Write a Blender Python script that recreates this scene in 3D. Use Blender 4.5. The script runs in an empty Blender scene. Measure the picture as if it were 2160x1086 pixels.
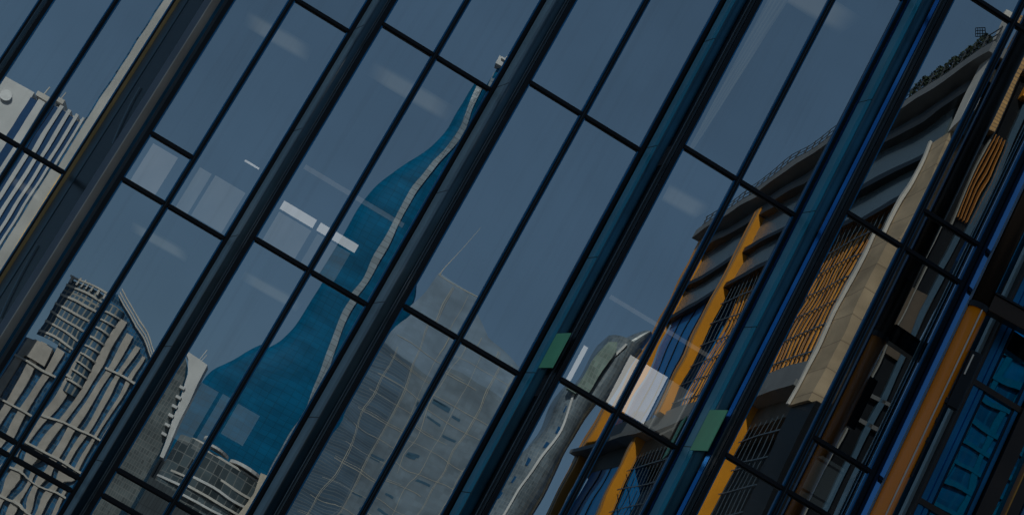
import bpy, bmesh, math, random
from mathutils import Vector, Matrix, noise
R = math.radians
sc = bpy.context.scene
col = sc.collection
rnd = random.Random(7)

# ------------------------------------------------------------------ camera, sky, sun, exposure
F = 4000.0 / 2160.0                       # focal length in picture widths
ROLL = R(28.95)
PITCH = R(15.42)
EYE = Vector((0, 0, 1.6))
cd = bpy.data.cameras.new("camera"); cam = bpy.data.objects.new("camera", cd); col.objects.link(cam)
cd.sensor_width = 36; cd.lens = 36 * F; cd.clip_end = 5000; cd.clip_start = 0.1
fw = Vector((0, math.cos(PITCH), math.sin(PITCH)))
xu = Vector((1, 0, 0)); vu = Vector((0, -math.sin(PITCH), math.cos(PITCH)))
ix = xu * math.cos(ROLL) + vu * math.sin(ROLL)
iy = -xu * math.sin(ROLL) + vu * math.cos(ROLL)
M = Matrix((ix, iy, -fw)).transposed().to_4x4(); M.translation = EYE
cam.matrix_world = M
sc.camera = cam

SUN_EL, SUN_AZ = R(34), R(-40)            # azimuth from +Y towards +X
sdir = Vector((math.sin(SUN_AZ) * math.cos(SUN_EL), math.cos(SUN_AZ) * math.cos(SUN_EL), math.sin(SUN_EL)))
w = bpy.data.worlds.new("World"); sc.world = w; w.use_nodes = True
nt = w.node_tree; bg = nt.nodes["Background"]
sky = nt.nodes.new("ShaderNodeTexSky"); sky.sky_type = 'NISHITA'; sky.sun_disc = False
sky.sun_elevation = SUN_EL; sky.sun_rotation = SUN_AZ
sky.air_density = 1.0; sky.dust_density = 0.6; sky.ozone_density = 1.6
hz = nt.nodes.new("ShaderNodeMixRGB"); hz.inputs[0].default_value = 0.62; hz.inputs[2].default_value = (2.45, 3.95, 5.75, 1)   # an even clear-sky veil
nt.links.new(sky.outputs[0], hz.inputs[1]); nt.links.new(hz.outputs[0], bg.inputs[0]); bg.inputs[1].default_value = 0.09
sl = bpy.data.lights.new("sun", 'SUN'); sl.energy = 5.0; sl.angle = R(0.5); sl.color = (1, 0.90, 0.77)
so = bpy.data.objects.new("sun", sl); col.objects.link(so)
so.rotation_euler = sdir.to_track_quat('Z', 'Y').to_euler()
sc.view_settings.view_transform = 'Standard'; sc.view_settings.look = 'None'
sc.view_settings.exposure = -1.1; sc.view_settings.gamma = 1
sc.render.film_transparent = False
sc.cycles.max_bounces = 12; sc.cycles.glossy_bounces = 6; sc.cycles.transparent_max_bounces = 12
sc.cycles.caustics_reflective = False; sc.cycles.caustics_refractive = False

# ------------------------------------------------------------------ materials
MATS = {}
def mat(name, base, rough=0.6, metal=0.0, spec=0.5, var=0.12, scale=1.5, bump=0.0, coat=0.0):
    if name in MATS: return MATS[name]
    m = bpy.data.materials.new(name); m.use_nodes = True; n = m.node_tree; b = n.nodes["Principled BSDF"]
    b.inputs["Roughness"].default_value = rough; b.inputs["Metallic"].default_value = metal
    b.inputs["Specular IOR Level"].default_value = spec; b.inputs["Coat Weight"].default_value = coat
    tc = n.nodes.new("ShaderNodeTexCoord"); nz = n.nodes.new("ShaderNodeTexNoise")
    nz.inputs["Scale"].default_value = scale; nz.inputs["Detail"].default_value = 6
    n.links.new(tc.outputs["Object"], nz.inputs["Vector"])
    r = n.nodes.new("ShaderNodeValToRGB")
    r.color_ramp.elements[0].position = 0.3; r.color_ramp.elements[1].position = 0.7
    r.color_ramp.elements[0].color = (*[c * (1 - var) for c in base], 1)
    r.color_ramp.elements[1].color = (*[min(1, c * (1 + var)) for c in base], 1)
    n.links.new(nz.outputs["Fac"], r.inputs["Fac"]); n.links.new(r.outputs["Color"], b.inputs["Base Color"])
    if bump:
        bn = n.nodes.new("ShaderNodeBump"); bn.inputs["Strength"].default_value = bump
        n.links.new(nz.outputs["Fac"], bn.inputs["Height"]); n.links.new(bn.outputs["Normal"], b.inputs["Normal"])
    MATS[name] = m
    return m

def mat_lines(name, base, line, su, sv, width=0.03, rough=0.35, metal=0.0, spec=0.5, var=0.25, offset=0.0, bias=0.0):
    """a skin of panels: brick texture in object space across (x+y) and up (z)"""
    if name in MATS: return MATS[name]
    m = bpy.data.materials.new(name); m.use_nodes = True; n = m.node_tree; b = n.nodes["Principled BSDF"]
    b.inputs["Roughness"].default_value = rough; b.inputs["Metallic"].default_value = metal
    b.inputs["Specular IOR Level"].default_value = spec
    tc = n.nodes.new("ShaderNodeTexCoord"); sp = n.nodes.new("ShaderNodeSeparateXYZ"); cb = n.nodes.new("ShaderNodeCombineXYZ")
    n.links.new(tc.outputs["Object"], sp.inputs[0])
    ad = n.nodes.new("ShaderNodeMath"); ad.operation = 'MULTIPLY_ADD'; ad.inputs[1].default_value = 0.35
    n.links.new(sp.outputs["Y"], ad.inputs[0]); n.links.new(sp.outputs["X"], ad.inputs[2])
    n.links.new(ad.outputs[0], cb.inputs["X"]); n.links.new(sp.outputs["Z"], cb.inputs["Y"])
    br = n.nodes.new("ShaderNodeTexBrick"); br.offset = offset; br.squash = 1.0
    br.inputs["Scale"].default_value = 1.0; br.inputs["Brick Width"].default_value = su; br.inputs["Row Height"].default_value = sv
    br.inputs["Mortar Size"].default_value = width; br.inputs["Mortar Smooth"].default_value = 0.1; br.inputs["Bias"].default_value = bias
    br.inputs["Color1"].default_value = (*[c * (1 - var) for c in base], 1)
    br.inputs["Color2"].default_value = (*[min(1, c * (1 + var)) for c in base], 1)
    br.inputs["Mortar"].default_value = (*line, 1)
    n.links.new(cb.outputs[0], br.inputs["Vector"])
    mp = n.nodes.new("ShaderNodeMapping"); mp.inputs["Scale"].default_value = (0.16, 0.16, 0.42); n.links.new(tc.outputs["Object"], mp.inputs["Vector"])
    nz = n.nodes.new("ShaderNodeTexNoise"); nz.inputs["Scale"].default_value = 1.0; nz.inputs["Detail"].default_value = 5; n.links.new(mp.outputs[0], nz.inputs["Vector"])
    mr = n.nodes.new("ShaderNodeMapRange"); mr.inputs[1].default_value = 0.3; mr.inputs[2].default_value = 0.7; mr.inputs[3].default_value = 0.72; mr.inputs[4].default_value = 1.22
    n.links.new(nz.outputs["Fac"], mr.inputs[0])
    mm = n.nodes.new("ShaderNodeMixRGB"); mm.blend_type = 'MULTIPLY'; mm.inputs[0].default_value = 1.0  # random patches; on glass they stand in for patchy sky reflections
    n.links.new(br.outputs["Color"], mm.inputs[1]); n.links.new(mr.outputs[0], mm.inputs[2]); n.links.new(mm.outputs[0], b.inputs["Base Color"])
    MATS[name] = m
    return m

def glass(name, refl, tint, trans, dirt=0.04):
    """coated facade glass: a mirror coat over a dim see-through sheet, a little uneven"""
    if name in MATS: return MATS[name]
    m = bpy.data.materials.new(name); m.use_nodes = True; n = m.node_tree; n.nodes.clear()
    out = n.nodes.new("ShaderNodeOutputMaterial"); mx = n.nodes.new("ShaderNodeMixShader")
    gl = n.nodes.new("ShaderNodeBsdfGlossy"); gl.inputs["Roughness"].default_value = 0.0; gl.inputs["Color"].default_value = (*tint, 1)
    tr = n.nodes.new("ShaderNodeBsdfTransparent"); tr.inputs["Color"].default_value = (*trans, 1)
    tc = n.nodes.new("ShaderNodeTexCoord"); nz = n.nodes.new("ShaderNodeTexNoise"); nz.inputs["Scale"].default_value = 0.5; nz.inputs["Detail"].default_value = 3
    n.links.new(tc.outputs["Object"], nz.inputs["Vector"])
    mr = n.nodes.new("ShaderNodeMapRange"); mr.inputs[3].default_value = refl - dirt; mr.inputs[4].default_value = refl + dirt
    mr.inputs[1].default_value = 0.3; mr.inputs[2].default_value = 0.7
    n.links.new(nz.outputs["Fac"], mr.inputs[0])
    oi = n.nodes.new("ShaderNodeObjectInfo"); pv = n.nodes.new("ShaderNodeMapRange"); pv.inputs[3].default_value = -0.035; pv.inputs[4].default_value = 0.035
    n.links.new(oi.outputs["Random"], pv.inputs[0]); ad = n.nodes.new("ShaderNodeMath"); n.links.new(mr.outputs[0], ad.inputs[0]); n.links.new(pv.outputs[0], ad.inputs[1])
    n.links.new(ad.outputs[0], mx.inputs[0])
    n.links.new(tr.outputs[0], mx.inputs[1]); n.links.new(gl.outputs[0], mx.inputs[2])
    mp = n.nodes.new("ShaderNodeMapping"); mp.inputs["Scale"].default_value = (9, 9, 0.35); n.links.new(tc.outputs["Object"], mp.inputs["Vector"])
    dz = n.nodes.new("ShaderNodeTexNoise"); dz.inputs["Scale"].default_value = 1.0; dz.inputs["Detail"].default_value = 5; n.links.new(mp.outputs[0], dz.inputs["Vector"])
    dr = n.nodes.new("ShaderNodeMapRange"); dr.inputs[1].default_value = 0.5; dr.inputs[2].default_value = 0.8; dr.inputs[3].default_value = 0.0; dr.inputs[4].default_value = 0.10
    n.links.new(dz.outputs["Fac"], dr.inputs[0])
    df = n.nodes.new("ShaderNodeBsdfDiffuse"); df.inputs["Color"].default_value = (0.35, 0.34, 0.32, 1); m2 = n.nodes.new("ShaderNodeMixShader")
    n.links.new(dr.outputs[0], m2.inputs[0]); n.links.new(mx.outputs[0], m2.inputs[1]); n.links.new(df.outputs[0], m2.inputs[2]); n.links.new(m2.outputs[0], out.inputs[0])
    MATS[name] = m
    return m

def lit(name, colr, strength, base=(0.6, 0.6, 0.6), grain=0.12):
    """an emissive face: lamps, and glow added to a diffuser, board, blind or cord"""
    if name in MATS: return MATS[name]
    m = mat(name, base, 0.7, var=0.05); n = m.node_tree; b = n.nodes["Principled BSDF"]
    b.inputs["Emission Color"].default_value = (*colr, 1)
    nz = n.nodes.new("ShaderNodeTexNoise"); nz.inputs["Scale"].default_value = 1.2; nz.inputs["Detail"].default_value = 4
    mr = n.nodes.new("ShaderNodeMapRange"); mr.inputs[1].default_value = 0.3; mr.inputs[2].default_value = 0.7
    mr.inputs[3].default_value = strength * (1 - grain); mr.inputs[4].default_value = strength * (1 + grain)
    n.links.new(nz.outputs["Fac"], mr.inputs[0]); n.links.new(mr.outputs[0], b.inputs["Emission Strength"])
    return m

BLACK = mat("black_frame", (0.005, 0.008, 0.012), 0.38, spec=0.28, var=0.3)
GASKET = mat("blue_gasket", (0.004, 0.15, 0.34), 0.3, 0.6, var=0.3)
BLUEEDGE = mat("bright_blue_sky_edge", (0.004, 0.30, 0.95), 0.22, 0.85, var=0.2)  # sky caught on the fin edges, put into the strip's blue
FINGREY = mat("grey_fin_metal", (0.36, 0.52, 0.58), 0.42, 0.2, var=0.14)
FINPANEL = mat("teal_fin_metal", (0.13, 0.44, 0.60), 0.4, 0.2, var=0.16)
FINBLUE = mat("deep_blue_fin_metal", (0.006, 0.20, 0.36), 0.28, 0.6, var=0.3)
CAPGREY = mat("cap_grey_metal", (0.035, 0.05, 0.06), 0.35, 0.3, var=0.35)
DEEPFIN = mat("shaded_blue_bullnose", (0.008, 0.10, 0.17), 0.34, 0.4, var=0.3)  # darker tone carries the shade gradient across the fin
FINTEAL = mat("dim_teal_fin_metal", (0.03, 0.075, 0.105), 0.32, 0.4, var=0.3)
GOLD = mat("gold_painted_glint", (0.85, 0.55, 0.22), 0.35, 0.3)  # sun glint on the edge, put into its colour
PALEGOLD = mat("pale_gold_glint_and_label", (0.85, 0.74, 0.60), 0.35, 0.3)  # the paler painted glint; also colours a label strip
GLASS = glass("coated_facade_glass", 0.58, (0.80, 0.93, 1.0), (0.62, 0.67, 0.67))
GLASSBLUE = glass("deep_blue_tinted_glass", 0.58, (0.0, 0.42, 0.92), (0.05, 0.25, 0.35))
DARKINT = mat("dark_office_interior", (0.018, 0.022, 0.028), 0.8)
CONC = mat("warm_concrete", (0.46, 0.42, 0.38), 0.85, var=0.16, scale=0.6)
CONCPALE = mat("pale_concrete", (0.58, 0.55, 0.51), 0.8, var=0.12, scale=0.5)
WHITE = mat("white_cladding", (0.62, 0.62, 0.62), 0.6, var=0.08, scale=0.3)

# ------------------------------------------------------------------ object helpers
def tag(o, label=None, cat=None, group=None, kind=None):
    if label: o["label"] = label
    if cat: o["category"] = cat
    if group: o["group"] = group
    if kind: o["kind"] = kind
    return o
def empty(name, loc, label, cat, group=None):
    o = bpy.data.objects.new(name, None); o.location = loc; o.empty_display_size = 0.5; col.objects.link(o)
    return tag(o, label, cat, group)
def anchor(o):
    v = Vector((0, 0, 0))
    while o is not None:
        v += o.location; o = o.parent
    return v

class MB:
    """collects solids in world space; build() links them as ONE mesh object"""
    def __init__(s): s.v = []; s.f = []
    def add(s, vs, fs):
        b = len(s.v); s.v += [Vector(p) for p in vs]; s.f += [tuple(b + i for i in f) for f in fs]
    def prism(s, lo, hi):
        n = len(lo); s.add(list(lo) + list(hi), [tuple(range(n))[::-1], tuple(range(n, 2 * n))] + [(i, (i + 1) % n, n + (i + 1) % n, n + i) for i in range(n)])
    def plan(s, poly, z0, z1):
        s.prism([(x, y, z0) for x, y in poly], [(x, y, z1) for x, y in poly])
    def elev(s, poly, y0, y1):
        s.prism([(x, y0, z) for x, z in poly], [(x, y1, z) for x, z in poly])
    def box(s, x0, x1, y0, y1, z0, z1):
        s.plan([(x0, y0), (x1, y0), (x1, y1), (x0, y1)], z0, z1)
    def tube(s, a, b, r, n=8, r2=None):
        a = Vector(a); b = Vector(b); d = (b - a).normalized(); p = d.orthogonal().normalized(); q = d.cross(p); r2 = r if r2 is None else r2
        ring = lambda c, rr: [c + p * rr * math.cos(2 * math.pi * i / n) + q * rr * math.sin(2 * math.pi * i / n) for i in range(n)]
        s.prism(ring(a, r), ring(b, r2))
    def build(s, name, m, parent=None, smooth=False, xf=None, bevel=0.0):
        vs = [xf(p) for p in s.v] if xf else s.v
        off = anchor(parent) if parent else Vector((0, 0, 0))
        me = bpy.data.meshes.new(name); me.from_pydata([p - off for p in vs], [], s.f)
        bm = bmesh.new(); bm.from_mesh(me); bmesh.ops.recalc_face_normals(bm, faces=bm.faces)
        bm.to_mesh(me); bm.free()
        if smooth:
            for p in me.polygons: p.use_smooth = True
        me.materials.append(m)
        o = bpy.data.objects.new(name, me); col.objects.link(o)
        if parent: o.parent = parent
        if bevel:
            bv = o.modifiers.new("bevel", 'BEVEL'); bv.width = bevel; bv.segments = 2; bv.limit_method = 'ANGLE'
        return o

def sight(x, y):
    """direction from the survey point towards a point of the photograph (2160 px wide)"""
    qx, qy = x - 1080, -(y - 543)
    a = (qx * math.cos(ROLL) - qy * math.sin(ROLL)) / 4000.0; b = (qx * math.sin(ROLL) + qy * math.cos(ROLL)) / 4000.0
    return Vector((a, math.cos(PITCH) - b * math.sin(PITCH), math.sin(PITCH) + b * math.cos(PITCH)))

# ------------------------------------------------------------------ the office building: sawtooth plan
H = 5.91
LP = {0: (-1.89, 5.215), 1: (-1.465, 5.057), 2: (-.986, 4.785), 3: (-.597, 4.64), 4: (-.186, 4.494), 5: (.225, 4.362), 6: (.633, 4.218), 7: (1.045, 4.075)}
RP = {0: (-1.535, 5.262), 1: (-1.17, 5.095), 2: (-.667, 4.83), 3: (-.252, 4.689), 4: (.162, 4.535), 5: (.570, 4.408), 6: (.98, 4.265), 7: (1.39, 4.12)}
L = {i: Vector((p[0] * H, p[1] * H)) for i, p in LP.items()}
Rr = {i: Vector((p[0] * H, p[1] * H)) for i, p in RP.items()}
FACE = Vector((math.cos(R(7.7)), math.sin(R(7.7))))          # every bay faces the same way
for i in L:
    mid = (L[i] + Rr[i]) / 2; hw = (Rr[i] - L[i]).length / 2
    L[i] = mid - FACE * hw; Rr[i] = mid + FACE * hw
def axes(i):
    e = (Rr[i] - L[i]); wd = e.length; e = e / wd
    return e, Vector((e.y, -e.x)), wd                        # along, outward, width
TOP = 19.3
ROWS = [0.0, 3.61, 7.51, 11.41, 15.31, TOP]

def onbay(i, x, y, d=0.0):
    """where the sight line through a photograph point meets a plane d metres behind the glass of bay i"""
    e, n, wd = axes(i); l2 = Vector((L[i].x - n.x * d, L[i].y - n.y * d, 0)); n3 = Vector((n.x, n.y, 0)); s = sight(x, y)
    t = (l2 - EYE).dot(n3) / s.dot(n3); return EYE + s * t

def mirror(i):
    """the place of a thing whose image is seen in the glass of bay i (real things stand behind the camera)"""
    if isinstance(i, float):
        a = int(i); f0, f1 = mirror(a), mirror(a + 1)
        e, n, wd = axes(a); n3 = Vector((n.x, n.y, 0)).normalized()
        p0 = (Vector((*L[a], 0)) + Vector((*L[a + 1], 0))) / 2
        return lambda P: P - n3 * 2 * (P - p0).dot(n3)
    e, n, wd = axes(i); n3 = Vector((n.x, n.y, 0)).normalized(); p0 = Vector((*L[i], 0))
    return lambda P: P - n3 * 2 * (P - p0).dot(n3)

office = empty("office_building", (0, 28, 0), "sawtooth glass office building with dark frames, blue corner fins and mirror panes", "building")
def pp(i, a, out):
    e, n, wd = axes(i); p = L[i] + e * a + n * out; return (p.x, p.y)
def baybox(mb, i, a0, a1, o0, o1, z0, z1):
    mb.plan([pp(i, a0, o0), pp(i, a1, o0), pp(i, a1, o1), pp(i, a0, o1)], z0, z1)

def pane(i, a0, a1, z0, z1, m, parent, amp, tilt):
    """one sheet of glass with the faint roller waves of toughened glass"""
    e, n, wd = axes(i); nu = max(6, int((a1 - a0) / 0.085)); nv = max(6, int((z1 - z0) / 0.1))
    sd = Vector((rnd.uniform(0, 90), rnd.uniform(0, 90), rnd.uniform(0, 90)))
    tx, tz = rnd.gauss(0, tilt), rnd.gauss(0, tilt)
    vs = []; fs = []
    for r_ in range(nv + 1):
        for c in range(nu + 1):
            a = a0 + (a1 - a0) * c / nu; z = z0 + (z1 - z0) * r_ / nv
            d = amp * (0.00042 * noise.noise(sd + Vector((a * 1.1, z * 0.8, 0))) + 0.00010 * noise.noise(sd * 2 + Vector((a * 3.2, z * 2.6, 0))))
            d += tx * (a - (a0 + a1) / 2) + tz * (z - (z0 + z1) / 2)
            p = L[i] + e * a + n * d; vs.append((p.x, p.y, z))
    for r_ in range(nv):
        for c in range(nu):
            k = r_ * (nu + 1) + c; fs.append((k, k + 1, k + nu + 2, k + nu + 1))
    off = anchor(parent)
    me = bpy.data.meshes.new("glass_pane"); me.from_pydata([Vector(v) - off for v in vs], [], fs)
    for p in me.polygons: p.use_smooth = True
    me.materials.append(m); o = bpy.data.objects.new("glass_pane", me); col.objects.link(o); o.parent = parent
    return o

EXTRA = {(2, 0): [8.35, 3.10], (2, 1): [3.10], (3, 0): [3.20], (6, 1): [8.35, 12.05], (5, 0): [3.2], (4, 0): [3.2]}
AMP = {0: 0.9, 1: 0.6, 2: 1.5, 3: 1.1, 4: 2.4, 5: 1.4, 6: 1.1, 7: 3.0}
MFRAC = {0: .5, 1: .52, 2: .435, 3: .485, 4: .485, 5: .49, 6: .495}
MW, JW, TW = 0.066, 0.066, 0.058
for i in range(0, 7):
    e, n, wd = axes(i)
    fr = MB()                                               # jambs and head
    baybox(fr, i, 0.0, JW, -0.12, 0.05, 0.0, TOP); baybox(fr, i, wd - JW, wd, -0.12, 0.05, 0.0, TOP)
    baybox(fr, i, JW, wd - JW, -0.12, 0.05, TOP - 0.15, TOP)
    bay = fr.build("facade_bay", BLACK, office, bevel=0.006)
    am = MFRAC[i] * wd
    mb = MB(); baybox(mb, i, am - MW / 2, am + MW / 2, -0.12, 0.075, 0.0, TOP - 0.15)
    mu = mb.build("mullion", BLACK, bay, bevel=0.006)
    cp = MB(); baybox(cp, i, am - MW / 2 + 0.018, am - 0.004, 0.076, 0.10, 0.0, TOP - 0.15); cp.build("mullion_cap", CAPGREY, bay, bevel=0.004)
    gk = MB()
    for a, wdt in ((JW, 0.022), (am - MW / 2 - 0.022, 0.022), (am + MW / 2, 0.022), (wd - JW - 0.022, 0.022)):
        baybox(gk, i, a, a + wdt, -0.03, 0.03, 0.0, TOP - 0.15)
    gk.build("gasket_trim", GASKET, bay)
    for h in (0, 1):
        a0, a1 = (JW, am - MW / 2) if h == 0 else (am + MW / 2, wd - JW)
        rows = sorted(set(ROWS[1:-1] + EXTRA.get((i, h), [])))
        if i == 2: rows = [3.31 if z == 3.61 else z for z in rows]
        zs = [0.0] + rows + [TOP - 0.15]
        for z in rows:
            t = MB(); baybox(t, i, a0, a1, -0.10, 0.06, z - TW / 2, z + TW / 2)
            baybox(t, i, a0 + 0.022, a1 - 0.022, -0.02, 0.026, z - TW / 2 - 0.014, z + TW / 2 + 0.014)
            t.build("transom", BLACK, bay, bevel=0.005)
        for z0, z1 in zip(zs[:-1], zs[1:]):
            am_ = AMP[i] * (3.0 if z1 < 3.4 else 1.0)
            pane(i, a0 - 0.01, a1 + 0.01, z0 + 0.01, z1 - 0.01, GLASS, bay, am_, 0.0012)

# returns between the bays: post, grey-blue panel, bullnose, slot, trim
def retbox(mb, A, B, t0, t1, o0, o1, z0, z1):
    w_ = B - A; e = w_.normalized(); n = Vector((e.y, -e.x)); ln = w_.length
    P = lambda t, o: tuple(A + e * (t * ln) + n * o)
    mb.plan([P(t0, o0), P(t1, o0), P(t1, o1), P(t0, o1)], z0, z1)
def fin(A, B, widef=False, blue=0.0):
    z0, z1 = 0.0, TOP
    b = MB(); retbox(b, A, B, 0.0, 1.0, -0.16, -0.05, z0, z1); retbox(b, A, B, 0.0, 0.10, -0.05, 0.0, z0, z1); retbox(b, A, B, 0.93, 1.0, -0.05, 0.01, z0, z1)
    base = b.build("corner_fin", BLACK, office)
    w_ = B - A; e = w_.normalized(); n = Vector((e.y, -e.x)); ln = w_.length
    P = lambda t, o: tuple(A + e * (t * ln) + n * o)
    if not widef:
        p = MB(); retbox(p, A, B, 0.12, 0.29 if blue else 0.37, -0.05, 0.03, z0, z1); p.build("panel", FINPANEL if blue else FINGREY, base, bevel=0.008)
        p = MB(); retbox(p, A, B, 0.30 if blue else 0.38, 0.40 if blue else 0.50, -0.05, 0.03, z0, z1); p.build("panel", mat("blue_fin_metal", (0.02, 0.40, 0.58), 0.35, 0.3) if blue else mat("dim_fin_metal", (0.26, 0.36, 0.41), 0.4, 0.3), base, bevel=0.008)
        c = MB(); tb = 0.0 if blue else 0.10; poly = [P(0.405 + tb, -0.05)] + [P(0.505 + tb - 0.10 * math.cos(a), -0.03 + 0.09 * math.sin(a)) for a in [math.pi * k / 10 for k in range(11)]] + [P(0.605 + tb, -0.05)]
        c.plan(poly, z0, z1); c.build("bullnose", DEEPFIN if blue else FINTEAL, base, smooth=True)
        s = MB(); retbox(s, A, B, 0.86, 0.89, -0.05, 0.02, z0, z1); s.build("slot_edge", mat("slot_edge_metal", (0.10, 0.13, 0.15), 0.4, 0.4), base)
        zz = 1.7
        while zz < z1:
            j = MB(); retbox(j, A, B, 0.115, 0.403 if blue else 0.503, 0.0, 0.0325, zz, zz + 0.012); zz += 1.95
            j.build("panel_joint", BLACK, base)
        if blue > 0.5:
            t = MB(); retbox(t, A, B, 0.0, 0.055, 0.0, 0.02, z0, z1); t.build("blue_edge", BLUEEDGE, base)
            t = MB(); retbox(t, A, B, 0.70, 0.80, -0.05, 0.0, z0, z1); t.build("blue_edge", BLUEEDGE, base)
    else:
        p = MB(); retbox(p, A, B, 0.0, 0.035, 0.0, 0.05, z0, z1); p.build("glint_edge", GOLD, base)
        p = MB(); retbox(p, A, B, 0.04, 0.20, -0.05, 0.01, z0, z1); p.build("panel", mat("slate_return_panel", (0.06, 0.12, 0.16), 0.3, 0.3), base)
        p = MB(); retbox(p, A, B, 0.205, 0.56, -0.05, 0.0, z0, z1); p.build("panel", mat("dark_return_panel", (0.025, 0.04, 0.05), 0.25, 0.3), base)
        p = MB(); retbox(p, A, B, 0.60, 0.765, -0.05, 0.06, z0, z1); p.build("fin_face", mat("fin_face_metal", (0.16, 0.20, 0.25), 0.45, 0.2), base, bevel=0.008)
        p = MB(); retbox(p, A, B, 0.767, 0.787, -0.05, 0.075, z0, z1); p.build("glint_edge", PALEGOLD, base)
        for k in range(4):
            p = MB(); retbox(p, A, B, 0.845 + 0.03 * k, 0.852 + 0.03 * k, -0.05, 0.0, z0, z1); p.build("slot_edge", FINBLUE, base)
        c = MB()
        for (t0, zb, hh) in ((0.30, 6.2, 1.3), (0.36, 9.2, 1.1), (0.34, 12.4, 1.5)):
            pts = [Vector((*P(t0 + 0.16 * s_ ** 1.6, 0.02), zb - hh * s_)) for s_ in [k / 6 for k in range(7)]]
            for a_, b_ in zip(pts[:-1], pts[1:]): c.tube(a_, b_, 0.012, 5)
        c.build("hanging_cable", mat("grey_cable", (0.2, 0.3, 0.36), 0.5), base)
for i in range(0, 6):
    fin(Rr[i], L[i + 1], widef=(i == 1), blue={4: 0.01, 5: 1.0}.get(i, 0))
def greencard(i, pts, label):  # panels stand in for a green sign's glow in the fin
    A, B = Rr[i], L[i + 1]; w_ = B - A; e = w_.normalized(); n = Vector((e.y, -e.x)); n3 = Vector((*n, 0))
    off = 0.075; a3 = Vector((*A, 0)) + n3 * off; q = []
    for x, y in pts:
        s = sight(x, y); t = (a3 - EYE).dot(n3) / s.dot(n3); q.append(EYE + s * t)
    zt = (q[0].z + q[1].z) / 2; zb = (q[2].z + q[3].z) / 2
    lft = (q[0] + q[3]) / 2; rgt = (q[1] + q[2]) / 2
    mb = MB(); mb.prism([(lft.x, lft.y, zb), (rgt.x, rgt.y, zb), (rgt.x, rgt.y, zt), (lft.x, lft.y, zt)],
                        [Vector((lft.x, lft.y, zb)) + n3 * .012, Vector((rgt.x, rgt.y, zb)) + n3 * .012, Vector((rgt.x, rgt.y, zt)) + n3 * .012, Vector((lft.x, lft.y, zt)) + n3 * .012])
    o = mb.build("green_glow_panel", mat("sign_glow_green", (0.24, 0.78, 0.42), 0.5, var=0.12), None)
    tag(o, label, "sign", "green panels on the corner fins")
greencard(4, [(1180, 697), (1201, 710), (1163, 782), (1140, 770)], "green sign glow drawn as a panel on the blue fin left of the white lit boards")
greencard(5, [(1505, 857), (1535, 873), (1487, 957), (1457, 943)], "green sign glow drawn as a panel on the fin with bright blue edges")

# opaque body: floors, back wall, roof and ends
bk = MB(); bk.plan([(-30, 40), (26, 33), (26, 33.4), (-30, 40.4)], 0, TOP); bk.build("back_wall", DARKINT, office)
rf = MB()
edge = []
for i in range(0, 8): edge += [pp(i, 0, -0.13), pp(i, axes(i)[2], -0.13)]
def slab(z0, z1, inset, name):
    m_ = MB(); pts = []
    for i in range(0, 8): pts += [pp(i, 0.0, -inset), pp(i, axes(i)[2], -inset)]
    for k in range(len(pts) - 1):
        (x0, y0), (x1, y1) = pts[k], pts[k + 1]
        if x1 - x0 < 0.02: continue
        b0 = 33.2 + (26 - x0) * 0.125; b1 = 33.2 + (26 - x1) * 0.125
        m_.plan([(x0, y0), (x1, y1), (x1, b1), (x0, b0)], z0, z1)
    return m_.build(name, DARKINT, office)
slab(TOP - 0.02, TOP + 0.3, -0.06, "roof")
for z in ROWS[1:-1]: slab(z - 0.30, z + 0.04, 0.16, "floor_slab")
for nm, (xa, ya), (xb, yb) in (("end_wall", (L[0].x - 0.6, L[0].y), (-14.5, 38.0)), ("end_wall", (Rr[7].x + 0.2, Rr[7].y), (12.5, 34.7))):
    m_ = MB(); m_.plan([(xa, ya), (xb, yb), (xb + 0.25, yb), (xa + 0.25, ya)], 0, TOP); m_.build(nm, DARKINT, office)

# bay 7: narrow blue panes between brown posts (seen at the right edge)
BROWN = mat("dark_brown_post", (0.022, 0.013, 0.009), 0.4, 0.2, var=0.4)
e, n, wd = axes(7)
f7 = MB(); baybox(f7, 7, 0, 0.035, -0.12, 0.06, 0, TOP)
for a0, a1, o in ((0.80, 1.02, 0.10), (1.18, 1.34, 0.12), (1.42, 1.68, 0.10), (1.82, wd, 0.1)): baybox(f7, 7, a0, a1, -0.12, o, 0, TOP)
bay7 = f7.build("facade_bay", BROWN, office, bevel=0.01)
for a0, a1, m_ in ((0.05, 0.13, GASKET), (0.15, 0.21, GASKET), (0.235, 0.25, BLACK), (0.70, 0.715, BLACK), (0.72, 0.78, GASKET)):
    t = MB(); baybox(t, 7, a0, a1, -0.03, 0.03, 0, TOP); t.build("blue_trim" if m_ is GASKET else "black_trim", m_, bay7)
t = MB(); baybox(t, 7, 1.155, 1.175, 0.0, 0.135, 0, TOP); t.build("yellow_edge", mat("orange_edge", (0.55, 0.24, 0.02), 0.4), bay7)
t = MB(); baybox(t, 7, 1.365, 1.41, 0.0, 0.125, 0, TOP); t.build("blue_trim", mat("pale_blue_edge", (0.05, 0.17, 0.32), 0.35, 0.2), bay7)
t = MB(); baybox(t, 7, 1.70, 1.73, 0.0, 0.125, 0, TOP); t.build("blue_trim", BLUEEDGE, bay7)
for a0, a1 in ((0.13, 0.70), (1.02, 1.155), (1.34, 1.42), (1.68, 1.82)):
    zs = [0.0, 2.7, 4.4, 6.2, 8.03, 9.83, 11.6, 13.4, 15.2, 17.0, TOP]
    for z0, z1 in zip(zs[:-1], zs[1:]):
        pane(7, a0, a1, z0 + 0.02, z1 - 0.02, GLASSBLUE, bay7, AMP[7], 0.003)
for z in (2.7, 4.4, 6.2, 8.03, 9.83, 11.6, 13.4, 15.2, 17.0):
    t = MB(); baybox(t, 7, 0.035, 0.80, -0.05, 0.055, z - 0.04, z + 0.04); t.build("transom", BROWN, bay7)
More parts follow.
